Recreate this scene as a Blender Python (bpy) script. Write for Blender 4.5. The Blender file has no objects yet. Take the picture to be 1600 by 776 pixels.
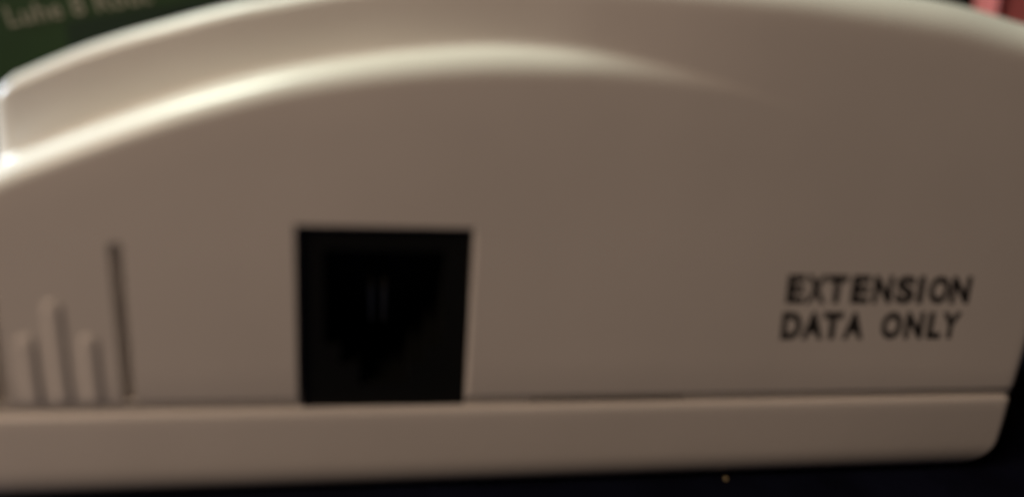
import bpy, bmesh, math, random
from mathutils import Vector, Euler
S = 0.001                      # all measurements below are millimetres
R = math.radians
scene = bpy.context.scene
col = scene.collection

# ------------------------------------------------------------------ camera
cam_d = bpy.data.cameras.new('camera')
cam = bpy.data.objects.new('camera', cam_d); col.objects.link(cam)
cam.location = Vector((-10.767, -60.462, 42.350)) * S
cam.rotation_euler = Euler((R(71.6125), R(-3.8485), R(-8.8648)), 'XYZ')
cam_d.sensor_width = 36.0
cam_d.lens = 28.146
cam_d.clip_start = 0.002
cam_d.clip_end = 20.0
cam_d.dof.use_dof = True
cam_d.dof.focus_distance = 0.095
cam_d.dof.aperture_fstop = 7.8     # a pupil of about 3 mm, as in a phone
scene.camera = cam

# ------------------------------------------------------------------ world, lamps, exposure
world = bpy.data.worlds.new('World'); scene.world = world
world.use_nodes = True
bg = world.node_tree.nodes['Background']
bg.inputs['Color'].default_value = (1.0, 0.72, 0.48, 1)
bg.inputs['Strength'].default_value = 0.004

def area_lamp(name, loc, target, size, power, colour):
    l = bpy.data.lights.new(name, 'AREA'); l.shape = 'DISK'
    l.size = size * S; l.energy = power; l.color = colour
    o = bpy.data.objects.new(name, l); col.objects.link(o)
    o.location = Vector(loc) * S
    o.rotation_euler = (Vector(target) - Vector(loc)).to_track_quat('-Z', 'Y').to_euler()
    return o
area_lamp('ceiling_lamp', (-330, 98, 560), (0, 0, 30), 150, 3.45, (0.91, 1.0, 0.82))
area_lamp('side_lamp', (-300, 125, 120), (-40, 10, 32), 60, 1.1, (0.80, 0.88, 1.0))
area_lamp('room_lamp', (-245, -185, 240), (-15, 0, 25), 140, 0.57, (1.0, 0.735, 0.56))

scene.view_settings.view_transform = 'Standard'
scene.view_settings.look = 'None'
scene.view_settings.gamma = 1.0
scene.view_settings.use_curve_mapping = False
scene.view_settings.exposure = 0.0

# ------------------------------------------------------------------ helpers
def mat(name, colour, rough=0.5, spec=0.5, metal=0.0, bump=0.0, bscale=400.0, vary=0.0, vscale=60.0, sss=0.0):
    m = bpy.data.materials.new(name); m.use_nodes = True
    nt = m.node_tree; b = nt.nodes['Principled BSDF']
    b.inputs['Roughness'].default_value = rough
    b.inputs['Specular IOR Level'].default_value = spec
    b.inputs['Metallic'].default_value = metal
    b.inputs['Base Color'].default_value = (*colour, 1)
    tc = nt.nodes.new('ShaderNodeTexCoord')
    if vary > 0:
        n = nt.nodes.new('ShaderNodeTexNoise'); n.inputs['Scale'].default_value = vscale
        n.inputs['Detail'].default_value = 4
        r = nt.nodes.new('ShaderNodeValToRGB')
        lo = [max(0, c * (1 - vary)) for c in colour]; hi = [min(1, c * (1 + vary)) for c in colour]
        r.color_ramp.elements[0].color = (*lo, 1); r.color_ramp.elements[1].color = (*hi, 1)
        r.color_ramp.elements[0].position = 0.35; r.color_ramp.elements[1].position = 0.65
        nt.links.new(tc.outputs['Object'], n.inputs['Vector'])
        nt.links.new(n.outputs['Fac'], r.inputs['Fac']); nt.links.new(r.outputs['Color'], b.inputs['Base Color'])
    if bump > 0:
        n = nt.nodes.new('ShaderNodeTexNoise'); n.inputs['Scale'].default_value = bscale
        n.inputs['Detail'].default_value = 3
        bp = nt.nodes.new('ShaderNodeBump'); bp.inputs['Strength'].default_value = bump
        bp.inputs['Distance'].default_value = 0.00008
        nt.links.new(tc.outputs['Object'], n.inputs['Vector'])
        nt.links.new(n.outputs['Fac'], bp.inputs['Height']); nt.links.new(bp.outputs['Normal'], b.inputs['Normal'])
    return m

M_white = mat('white_plastic', (0.80, 0.775, 0.73), 0.31, 0.55, bump=0.3, bscale=2600, vary=0.03, vscale=55)
M_black = mat('black_plastic', (0.0065, 0.007, 0.006), 0.42, 0.35, bump=0.2, bscale=2000)
M_gold = mat('dull_gold_contact', (0.55, 0.50, 0.38), 0.3, 0.5, metal=1.0)
M_ink = mat('black_ink', (0.022, 0.020, 0.020), 0.55, 0.3)
M_table = mat('navy_cloth', (0.0058, 0.0072, 0.0180), 0.95, 0.05, bump=0.8, bscale=900, vary=0.35, vscale=130)
M_green = mat('green_card', (0.030, 0.070, 0.023), 0.5, 0.35, vary=0.25, vscale=28)
M_green_dark = mat('dark_green_print', (0.019, 0.042, 0.021), 0.5, 0.35, vary=0.2, vscale=40)
M_pale = mat('pale_print', (0.34, 0.34, 0.25), 0.5, 0.35)
M_red = mat('red_cloth', (0.74, 0.22, 0.23), 0.85, 0.2, bump=0.8, bscale=700, vary=0.12, vscale=70)
M_crumb = mat('golden_crumb', (0.55, 0.45, 0.24), 0.4, 0.6, vary=0.2, vscale=2000)

def link_mesh(name, me, m, parent=None):
    o = bpy.data.objects.new(name, me); col.objects.link(o)
    me.materials.clear(); me.materials.append(m)
    if parent: o.parent = parent
    return o
def mesh_from(name, verts, faces, smooth=None):
    me = bpy.data.meshes.new(name)
    me.from_pydata([(x * S, y * S, z * S) for x, y, z in verts], [], faces)
    bm = bmesh.new(); bm.from_mesh(me)
    bmesh.ops.remove_doubles(bm, verts=bm.verts, dist=1e-7)
    bmesh.ops.dissolve_degenerate(bm, edges=bm.edges, dist=1e-7)
    bmesh.ops.recalc_face_normals(bm, faces=bm.faces)
    bm.to_mesh(me); bm.free(); me.update()
    if smooth: shade(me, smooth)
    return me
def shade(me, ang):
    me.polygons.foreach_set('use_smooth', [True] * len(me.polygons))
    me.set_sharp_from_angle(angle=R(ang))
def prism(poly, y0, y1, flare=0.0, fy=0.3):
    """closed prism, polygon in x,z, from y0 (front) to y1; optional flared mouth about y = 0"""
    n = len(poly)
    cx = sum(p[0] for p in poly) / n; cz = sum(p[1] for p in poly) / n
    def off(f):
        return [(p[0] + (f if p[0] > cx else -f), p[1] + (f if p[1] > cz else -f)) for p in poly]
    rings = [(y0, poly), (y1, poly)] if flare == 0 else [(y0, off(flare + 0.15)), (-0.15, off(flare + 0.15)), (fy, poly), (y1, poly)]
    v = [(x, y, z) for y, pl in rings for x, z in pl]; f = []
    for k in range(len(rings) - 1):
        for i in range(n):
            j = (i + 1) % n
            f.append((k * n + i, k * n + j, (k + 1) * n + j, (k + 1) * n + i))
    f.append(tuple(range(n))); f.append(tuple(range((len(rings) - 1) * n, len(rings) * n)))
    return v, f
def rect(x0, x1, z0, z1): return [(x0, z0), (x1, z0), (x1, z1), (x0, z1)]
def stadium_up(xc, w, z0, z1, k=8):
    p = [(xc - w, z0), (xc + w, z0)]
    for i in range(k + 1):
        a = math.pi * i / k
        p.append((xc + w * math.cos(a), z1 - w + w * math.sin(a)))
    return p
def carve(obj, cutters, ang=30):
    tmp = []
    for v, f in cutters:
        c = bpy.data.objects.new('cutter', mesh_from('cutter', v, f)); col.objects.link(c); tmp.append(c)
        md = obj.modifiers.new('cut', 'BOOLEAN'); md.operation = 'DIFFERENCE'; md.solver = 'EXACT'; md.object = c
    dg = bpy.context.evaluated_depsgraph_get()
    me = bpy.data.meshes.new_from_object(obj.evaluated_get(dg))
    obj.modifiers.clear(); obj.data = me
    for c in tmp: bpy.data.objects.remove(c)
    shade(me, ang)
def tag(o, label, cat=None, group=None, kind=None):
    if label: o['label'] = label
    if cat: o['category'] = cat
    if group: o['group'] = group
    if kind: o['kind'] = kind
def lerp(x, pts):
    if x <= pts[0][0]: return pts[0][1]
    for (a, b), (c, d) in zip(pts, pts[1:]):
        if x <= c:
            t = (x - a) / (c - a); return b + (d - b) * t
    return pts[-1][1]
def spline(x, pts):            # Catmull-Rom through measured points
    if x <= pts[0][0]: return pts[0][1] + (x - pts[0][0]) * (pts[1][1] - pts[0][1]) / (pts[1][0] - pts[0][0])
    if x >= pts[-1][0]: return pts[-1][1] + (x - pts[-1][0]) * (pts[-1][1] - pts[-2][1]) / (pts[-1][0] - pts[-2][0])
    for i in range(len(pts) - 1):
        if x <= pts[i + 1][0]:
            p1, p2 = pts[i], pts[i + 1]
            p0 = pts[i - 1] if i > 0 else p1; p3 = pts[i + 2] if i + 2 < len(pts) else p2
            h = p2[0] - p1[0]; t = (x - p1[0]) / h
            m1 = (p2[1] - p0[1]) / (p2[0] - p0[0]) * h; m2 = (p3[1] - p1[1]) / (p3[0] - p1[0]) * h
            t2, t3 = t * t, t * t * t
            return (2*t3 - 3*t2 + 1) * p1[1] + (t3 - 2*t2 + t) * m1 + (-2*t3 + 3*t2) * p2[1] + (t3 - t2) * m2

# ------------------------------------------------------------------ the table
def build_table():
    n = 60; v = []; f = []
    for i in range(n + 1):
        for j in range(n + 1):
            x = -700 + 1400 * i / n; y = -350 + 1050 * j / n
            d = max(abs(x), abs(y - 20)) - 75
            w = max(0.0, min(1.0, d / 60.0))
            v.append((x, y, w * (0.8 * math.sin(x * 0.043 + y * 0.021) + 0.6 * math.sin(y * 0.06 - x * 0.017)) - w * 0.9 - 2.0))
    for i in range(n):
        for j in range(n):
            a = i * (n + 1) + j; f.append((a, a + n + 1, a + n + 2, a + 1))
    o = link_mesh('table_top', mesh_from('table_top', v, f, 60), M_table)
    tag(o, 'near black navy cloth covered table under the white box', None, kind='structure')
build_table()

# ------------------------------------------------------------------ the white socket box
box = bpy.data.objects.new('extension_socket_box', None); col.objects.link(box)
box.empty_display_size = 0.02
tag(box, 'white plastic data extension socket box with arched top and square black jack', 'socket box')

Z_SEAM_TOP, Z_SEAM_BOT, Z_TABLE = 7.58, 7.44, -2.0
XR, XL, YB = 51.0, -46.0, 44.0
TOP = [(-46, 28.5), (-40, 32.1), (-38.1, 33.1), (-33.5, 35.3), (-30.1, 36.65), (-26.7, 37.8), (-23.3, 38.9), (-19.9, 39.85), (-10, 42.0),
       (0, 43.05), (10, 43.65), (20, 43.8), (26, 43.65), (32, 43.3), (37.5, 42.75), (43.8, 41.5), (50, 39.8)]
def zt(x, y=0):                # arched top line
    z = spline(x, TOP)
    return (z + lerp(x, [(-20, 0.02), (0, 0.1), (25, 0.1), (34, 0.3)])) * (1 - y * y / (2 * 200.0 * 40))
RIDGE = [(-46, 22.9), (-42, 25.05), (-37.4, 27.5), (-32.9, 29.5), (-28.5, 31.3), (-24, 32.95), (-17.3, 35.0), (-10.4, 36.45), (-3.2, 37.4), (2.2, 37.6),
         (6.5, 37.45), (11.2, 36.85), (15.9, 36.0), (19.2, 35.2), (26, 33.2), (52, 24)]
def zr(x, y=0): return spline(x, RIDGE) * (1 - y * y / (2 * 200.0 * 40))
PHI = [(-60, 90), (-20, 90), (-12, 89), (-6, 83), (0, 69), (5, 53), (10, 37), (15, 22), (19, 11), (24, 3), (30, 0), (60, 0)]
LED = [(-60, 2.6), (-38, 2.2), (-28, 1.8), (-20, 1.25), (-12, 0.7), (-6, 0.35), (0, 0.15), (6, 0.0), (20, 0.0), (60, 0.0)]
BETA = [(-60, 3), (-38, 3), (-15, 2), (0, 1), (12, 0.2), (20, 0), (60, 0)]
R1 = [(-60, 1.9), (-38, 1.9), (-20, 2.0), (-5, 2.25), (10, 2.8), (30, 3.2)]
R2 = 0.7
RT = [(-60, 1.15), (-38, 1.15), (-20, 1.2), (0, 1.5), (20, 2.7), (34, 3.4), (42, 3.4), (47, 1.6), (60, 1.5)]

def shell_columns():
    cols = []                  # (bx, by, n, cx, cy, m, along) ; n, m inward plan directions
    ny = 10; cr = 1.6
    ys = [cr + (YB - cr) * (k / ny) ** 1.5 for k in range(ny, 0, -1)]
    for y in ys: cols.append((XR, y, (-1, 0), None, None))
    for k in range(0, 9):      # right corner
        a = math.pi / 2 * k / 8
        nx, nyv = -math.cos(a), math.sin(a)
        cols.append((XR - cr - cr * nx * 1.0 - 0 if False else XR - cr + cr * math.cos(a), cr - cr * math.sin(a), (nx, nyv), None, None))
    nfront = 150
    x0, x1 = XR - cr, -36.0
    for k in range(1, nfront + 1): cols.append((x0 + (x1 - x0) * k / nfront, 0.0, (0, 1), None, None))
    # left end: lower body runs on to XL, the arched cover turns back at x = -38.6
    c0 = Vector((-36.0, 0))
    nleft = 12; cxl = -40.1; ccr = 2.2
    s36 = shift(-36.0)
    for k in range(1, nleft + 1):
        t = k / nleft
        bx = -36.0 + (XL + cr + 36.0) * t
        a = math.pi / 2 * t
        # cover corner arc, centre (cxl + ccr, s + ccr) ; begins at x = cxl + ccr
        xs = -36.0; xc = cxl + ccr
        if t < 0.25: px, py, m = xs + (xc - xs) * t / 0.25, s36, (0, 1)
        else:
            a = math.pi / 2 * (t - 0.25) / 0.75
            px, py, m = xc - ccr * math.sin(a), s36 + ccr - ccr * math.cos(a), (math.sin(a), math.cos(a))
        cols.append((bx, 0.0, (0, 1), (px, py), m))
    pend = (cxl, s36 + ccr)
    for k in range(1, 9):
        a = math.pi / 2 * k / 8
        cols.append((XL + cr - cr * math.sin(a), cr - cr * math.cos(a), (math.sin(a), math.cos(a)), (cxl, pend[1] + 0.25 * k), (1, 0)))
    y_start = pend[1] + 2.0
    for i, y in enumerate(reversed(ys)):
        t = (i + 1) / len(ys)
        cols.append((XL, y, (1, 0), (cxl, y_start + (YB - y_start) * ((i + 1) / len(ys)) ** 1.5), (1, 0)))
    return cols, ys
def params(x):
    ph = R(min(90, max(0, spline(x, PHI)))); be = min(R(max(0, spline(x, BETA))), ph)
    return ph, max(0, spline(x, LED)), be, spline(x, R1), spline(x, RT)
def shift(x):
    ph, L, be, r1, rt = params(x)
    return r1 * (1 - math.cos(ph)) + L * math.sin(ph) + R2 * (math.cos(be) - math.cos(ph))

def build_shell():
    cols, ys = shell_columns()
    nc = len(cols); rows = []; verts = []
    K1, K2, K3, KF = 10, 6, 9, 8
    for (bx, by, n, c, m) in cols:
        side_right = bx > XR - 1.0
        ph, L, be, r1, rt = params(bx if not side_right else 60)
        pts = []
        if c is None: m = n
        zt_here = zt(bx, by); zr_here = zr(bx, by)
        z0 = zr_here - r1 * math.sin(ph)
        if side_right: z0 = zt(bx, by) - 12
        # lower edge turned in towards the seam, then the flat face
        for k in range(4):
            o, h = ((0.75, 0.0), (0.34, 0.55), (0.1, 0.92), (0.03, 1.05))[k]
            o *= 0.05 + 0.95 * max(0.0, n[1]) ** 4
            pts.append((bx + n[0] * o, by + n[1] * o, Z_SEAM_TOP + h))
        zf = Z_SEAM_TOP + 1.2
        for k in range(KF): pts.append((bx, by, zf + (z0 - zf) * k / KF))
        # convex arc
        for k in range(K1 + 1):
            th = ph * k / K1; o = r1 * (1 - math.cos(th))
            pts.append((bx + n[0] * o, by + n[1] * o, z0 + r1 * math.sin(th)))
        # ledge
        if c is None:
            o = r1 * (1 - math.cos(ph)) + L * math.sin(ph); zc = z0 + r1 * math.sin(ph) + L * math.cos(ph)
            qx, qy = bx + n[0] * o, by + n[1] * o
        else:
            o = R2 * (math.cos(be) - math.cos(ph))
            qx, qy = c[0] - m[0] * o, c[1] - m[1] * o; zc = zr(qx, qy)
        zc += 0.0
        # concave arc up to the lean
        for k in range(K2 + 1):
            th = ph + (be - ph) * k / K2
            o = R2 * (math.cos(th) - math.cos(ph))
            pts.append((qx + m[0] * o, qy + m[1] * o, zc + R2 * (math.sin(ph) - math.sin(th))))
        ex, ey, ez = pts[-1]
        # lean up to the top fillet
        ztop = zt(ex, ey + rt)
        h = ztop - ez - rt * (1 - math.sin(be))
        for k in range(1, 6):
            o = h * k / 5 * math.tan(be)
            pts.append((ex + m[0] * o, ey + m[1] * o, ez + h * k / 5))
        fx, fy, fz = pts[-1]
        for k in range(1, K3 + 1):
            th = be + (math.pi / 2 - be) * k / K3
            o = rt * (math.cos(be) - math.cos(th))
            pts.append((fx + m[0] * o, fy + m[1] * o, fz + rt * (math.sin(th) - math.sin(be))))
        rows.append(list(range(len(verts), len(verts) + len(pts)))); verts += pts
    npt = len(rows[0]); faces = []
    for i in range(nc - 1):
        for k in range(npt - 1):
            faces.append((rows[i][k], rows[i + 1][k], rows[i + 1][k + 1], rows[i][k + 1]))
    # the domed top: side columns give its two edges, front columns its front row
    nv = len(ys)
    front = [rows[i][-1] for i in range(nv, nc - nv)]
    right = [rows[i][-1] for i in range(nv - 1, -1, -1)]
    left = [rows[i][-1] for i in range(nc - nv, nc)]
    fx = [verts[i][0] for i in front]
    prev = [right[0]] + front + [left[0]]
    # first ring row: same count each row
    prev = front
    for v in range(nv):
        xr_, yr_, _ = verts[right[v]]; xl_, yl_, _ = verts[left[v]]
        cur = []
        for j, i in enumerate(front):
            if j == 0: cur.append(right[v])
            elif j == len(front) - 1: cur.append(left[v])
            else:
                t = (fx[0] - fx[j]) / (fx[0] - fx[-1])
                x = xr_ + (xl_ - xr_) * t
                ylo = max(yr_ + (yl_ - yr_) * t, 0)
                yf = verts[i][1]; g = (v + 1) / nv
                y = yf + (YB - yf) * g ** 1.5
                cur.append(len(verts)); verts.append((x, y, zt(x, y)))
        for j in range(len(front) - 1):
            faces.append((prev[j], prev[j + 1], cur[j + 1], cur[j]))
        prev = cur
    faces.append(tuple(prev) + tuple(reversed(rows[-1][:-1])) + tuple(rows[0][:-1]))      # back
    faces.append(tuple(rows[i][0] for i in range(nc)))                                   # underside
    me = mesh_from('front_shell', verts, faces)
    return me
shell = link_mesh('front_shell', build_shell(), M_white, box)
jack_hole = rect(-16.8, -3.05, 6.6, 23.42)
cutters = [prism(jack_hole, -3, 13, 0.18, 0.25)]
for xc in (-39.3, -30.0):
    cutters.append(prism(stadium_up(xc, 0.40, 8.6, 21.85), -3, 1.0, 0.08, 0.15))
cutters.append(prism(rect(2.8, 16.9, 7.0, 8.05), -3, 4))
carve(shell, cutters, 32)

def loop_outline(ox, oy, n=8):
    r = 1.6; x0, x1, y0, y1 = XL - ox, XR + ox, -oy, YB + oy
    p = []
    for cx, cy, a0 in ((x1 - r, y0 + r, -90), (x1 - r, y1 - r, 0), (x0 + r, y1 - r, 90), (x0 + r, y0 + r, 180)):
        for k in range(n + 1):
            a = R(a0 + 90 * k / n); p.append((cx + r * math.cos(a), cy + r * math.sin(a)))
    return p
def loft(profile):             # (end offset, front and back offset, z) round the outline
    v = []; f = []; n = None
    for ox, oy, z in profile:
        p = loop_outline(ox, oy); n = len(p); v += [(x, y, z) for x, y in p]
    for k in range(len(profile) - 1):
        for i in range(n):
            j = (i + 1) % n; f.append((k * n + i, k * n + j, (k + 1) * n + j, (k + 1) * n + i))
    f.append(tuple(range(n))); f.append(tuple(range((len(profile) - 1) * n, len(profile) * n)))
    return v, f
prof = [(-4.4, -4.6, Z_TABLE)]
for k in range(1, 13):
    a = math.pi / 2 * k / 12; prof.append((-4.4 + 4.65 * math.sin(a), -4.6 + 4.4 * math.sin(a), Z_TABLE + 4.5 * (1 - math.cos(a))))
rt = 0.55
prof += [(0.22, -0.14, 4.2), (0.12, -0.08, 6.0)]
for k in range(0, 6):
    a = math.pi / 2 * k / 5; prof.append((0.02 - rt + rt * math.cos(a), -0.05 - rt + rt * math.cos(a), Z_SEAM_BOT - rt + rt * math.sin(a)))
base = link_mesh('base', mesh_from('base', *loft(prof), 35), M_white, box)
lip = link_mesh('inner_lip', mesh_from('inner_lip', *loft([(-1.6, -2.6, 7.2), (-1.6, -2.6, 7.9)]), 35), M_white, box)
carve(lip, [prism(rect(-17.0, -3.0, 7.0, 9.5), -3, 13), prism(rect(2.8, 16.9, 7.0, 9.5), -3, 6)], 35)

# black modular jack in its square opening
v, f = prism(rect(-16.73, -3.12, 7.46, 23.35), 0.75, 12.6)
jack = link_mesh('jack_socket', mesh_from('jack_socket', v, f), M_black, box)
JC = -10.05
carve(jack, [prism(rect(JC - 4.8, JC + 4.8, 13.1, 21.4), -1, 11.5),
             prism(rect(JC - 3.55, JC + 3.55, 11.4, 13.4), -1, 11.5),
             prism(rect(JC - 2.0, JC + 2.0, 9.5, 11.7), -1, 11.5)], 20)
def wire_mesh():
    path = [(0, 11.2, 18.6), (0, 7.5, 18.1), (0, 5.3, 17.3), (0, 5.0, 16.4), (0, 5.4, 13.4), (0, 11.4, 13.6)]
    v = []; f = []; n = 8; r = 0.19
    for (x, y, z) in path:
        for k in range(n):
            a = 2 * math.pi * k / n; v.append((x + r * math.cos(a), y + r * 0.3 * math.sin(a), z + r * math.sin(a)))
    for s in range(len(path) - 1):
        for k in range(n):
            j = (k + 1) % n; f.append((s * n + k, s * n + j, (s + 1) * n + j, (s + 1) * n + k))
    f.append(tuple(range(n))); f.append(tuple(range((len(path) - 1) * n, len(path) * n)))
    return mesh_from('contact', v, f, 40)
wm = wire_mesh()
for x in (-11.15, -10.05):
    o = link_mesh('contact', wm, M_gold, jack); o.location.x = x * S

# three moulded grip ribs between the two slits
def rib_mesh(ztop, r=0.76, proud=0.27):
    v = []; f = []; n = 12
    levels = [(8.85, 1.0), (ztop - 1.15 * r, 1.0)]
    for k in range(1, 7):
        a = math.pi / 2 * k / 6; levels.append((ztop - 1.15 * r + 1.15 * r * math.sin(a), max(0.02, math.cos(a))))
    for z, s in levels:
        for k in range(n + 1):
            a = math.pi * k / n
            v.append((r * s * math.cos(a), 0.1 - (0.1 + proud) * s * math.sin(a), z))
    m = n + 1
    for i in range(len(levels) - 1):
        for k in range(n): f.append((i * m + k, i * m + k + 1, (i + 1) * m + k + 1, (i + 1) * m + k))
    f.append(tuple(range(m))); f.append(tuple(range((len(levels) - 1) * m, len(levels) * m)))
    for i in range(len(levels) - 1): f.append((i * m, (i + 1) * m, (i + 1) * m + n, i * m + n))
    return mesh_from('grip_rib', v, f, 45)
for x, z in ((-37.0, 14.6), (-34.85, 17.4), (-32.55, 14.55)):
    o = link_mesh('grip_rib', rib_mesh(z), M_white, box); o.location.x = x * S

def lettering(name, text, size, m, parent, loc, rot, shear=0.0, bold=0.0, xscale=1.0, space=1.0, thick=0.02):
    cu = bpy.data.curves.new(name, 'FONT'); cu.body = text; cu.size = size * S
    cu.shear = shear; cu.offset = bold * S; cu.extrude = thick * S; cu.space_character = space
    cu.resolution_u = 4
    t = bpy.data.objects.new(name, cu); col.objects.link(t)
    dg = bpy.context.evaluated_depsgraph_get()
    me = bpy.data.meshes.new_from_object(t.evaluated_get(dg))
    bpy.data.objects.remove(t)
    w = [v.co.x for v in me.vertices]
    o = link_mesh(name, me, m, parent)
    o.location = Vector(loc) * S; o.rotation_euler = rot; o.scale.x = xscale
    return o, (max(w) - min(w)) / S
def print_line(text, spans, zb, cap, slant=-0.075):
    """one printed line; each capital is set to its own measured left and right edge (at the baseline)"""
    v = []; f = []
    for ch, (xa, xb) in zip(text, spans):
        cu = bpy.data.curves.new('glyph', 'FONT'); cu.body = ch; cu.size = 1.0
        cu.offset = 0.052; cu.resolution_u = 5; cu.fill_mode = 'FRONT'
        t = bpy.data.objects.new('glyph', cu); col.objects.link(t)
        me = bpy.data.meshes.new_from_object(t.evaluated_get(bpy.context.evaluated_depsgraph_get()))
        bpy.data.objects.remove(t)
        xs = [p.co.x for p in me.vertices]; ys = [p.co.y for p in me.vertices]
        x0, x1, y0, y1 = min(xs), max(xs), min(ys), max(ys); b0 = len(v)
        for p in me.vertices:
            h = (p.co.y - y0) / (y1 - y0) * cap
            v.append((xa + (p.co.x - x0) / (x1 - x0) * (xb - xa) + slant * h, -0.012, zb + h))
        f += [tuple(b0 + i for i in p.vertices) for p in me.polygons]
        bpy.data.meshes.remove(me)
    me = bpy.data.meshes.new('lettering'); me.from_pydata([(x * S, y * S, z * S) for x, y, z in v], [], f); me.update()
    return link_mesh('lettering', me, M_ink, box)
LINE_1 = [(24.72, 26.4), (26.5, 28.5), (28.5, 30.45), (30.9, 32.65), (33.0, 34.9), (35.25, 37.1), (37.4, 38.03), (38.5, 40.6), (40.72, 42.72)]
LINE_2 = [(24.85, 26.8), (26.85, 28.95), (28.8, 30.75), (30.85, 32.9), (34.6, 36.68), (36.98, 38.85), (39.28, 40.72), (40.65, 42.6)]
tag(print_line('EXTENSION', LINE_1, 17.28, 2.68), 'black slanted capitals reading EXTENSION')
tag(print_line('DATAONLY', LINE_2, 13.78, 2.68), 'black slanted capitals reading DATA ONLY')

# ------------------------------------------------------------------ things behind and beside the box
gb = bpy.data.objects.new('printed_box', None); col.objects.link(gb); gb.empty_display_size = 0.02
gb.location = Vector((-85, 120, 0)) * S   # children measured from z = 0, carton foot at the cloth
tag(gb, 'dark green card box with pale slanted lettering behind the white box', 'box')
def bevel_box(x0, x1, y0, y1, z0, z1, b):
    bm = bmesh.new(); bmesh.ops.create_cube(bm, size=1)
    for v in bm.verts:
        v.co = Vector(((x0 + x1) / 2 + v.co.x * (x1 - x0), (y0 + y1) / 2 + v.co.y * (y1 - y0), (z0 + z1) / 2 + v.co.z * (z1 - z0))) * S
    bmesh.ops.bevel(bm, geom=bm.edges[:], offset=b * S, segments=2, affect='EDGES')
    me = bpy.data.meshes.new('m'); bm.to_mesh(me); bm.free(); shade(me, 40); return me
link_mesh('carton', bevel_box(-75, 64, 0, 30, -3.0, 105, 1.2), M_green, gb)
pv, pf = prism([(11.4, 2.0), (55.7, 2.0), (55.7, 38.5), (11.4, 28.5)], -0.06, -0.01)
link_mesh('printed_panel', mesh_from('printed_panel', pv, pf), M_green_dark, gb)
lettering('lettering', 'Luhe 8 Rout', 5.4, M_pale, gb, (0.6, -0.08, 27.0), Euler((R(90), R(-13), 0), 'XYZ'), 0.0, 0.10, 1.0, 1.05)

def build_cloth():
    rnd = random.Random(4)
    n = 140; rowsz = 14; v = []; f = []
    for side in (0, 1):
        for k in range(rowsz + 1):
            t = k / rowsz; z = -3.1 + 84 * math.sin(t * math.pi / 2)
            th = 4 * math.cos(t * math.pi / 2) ** 0.5 + 0.6
            for i in range(n + 1):
                x = 137.5 + 75 * i / n
                w = 2.8 * math.sin((x - 95) * 0.55 + 0.5 * math.sin(z * 0.05)) + 1.2 * math.sin((x - 95) * 0.37 + 1.0)
                v.append((x + 1.2 * math.sin(z * 0.06 + 0.4), 130 + (-th if side == 0 else th) + w * (1 - 0.3 * t), z))
    m = (n + 1); half = m * (rowsz + 1)
    for s in (0, half):
        for k in range(rowsz):
            for i in range(n): a = s + k * m + i; f.append((a, a + 1, a + m + 1, a + m))
    for i in range(n):
        a = rowsz * m + i; f.append((a, a + 1, half + a + 1, half + a)); f.append((i, i + 1, half + i + 1, half + i))
    for k in range(rowsz):
        for e in (0, n): a = k * m + e; f.append((a, a + m, half + a + m, half + a))
    o = link_mesh('folded_cloth', mesh_from('folded_cloth', v, f, 50), M_red)
    tag(o, 'dull red cloth bunched in upright folds at the upper right', 'cloth')
build_cloth()

def build_crumb():
    rnd = random.Random(2); bm = bmesh.new(); bmesh.ops.create_icosphere(bm, subdivisions=2, radius=0.21 * S)
    for v in bm.verts: v.co *= rnd.uniform(0.75, 1.2)
    me = bpy.data.meshes.new('crumb'); bm.to_mesh(me); bm.free()
    o = link_mesh('crumb', me, M_crumb); o.location = Vector((22.95, 1.75, -1.78)) * S
    tag(o, 'tiny golden crumb on the dark cloth beneath the box edge', 'crumb')
build_crumb()

# stand the box's own origin on the cloth
box.location.z = -2.0 * S
for c in box.children: c.location.z += 2.0 * S
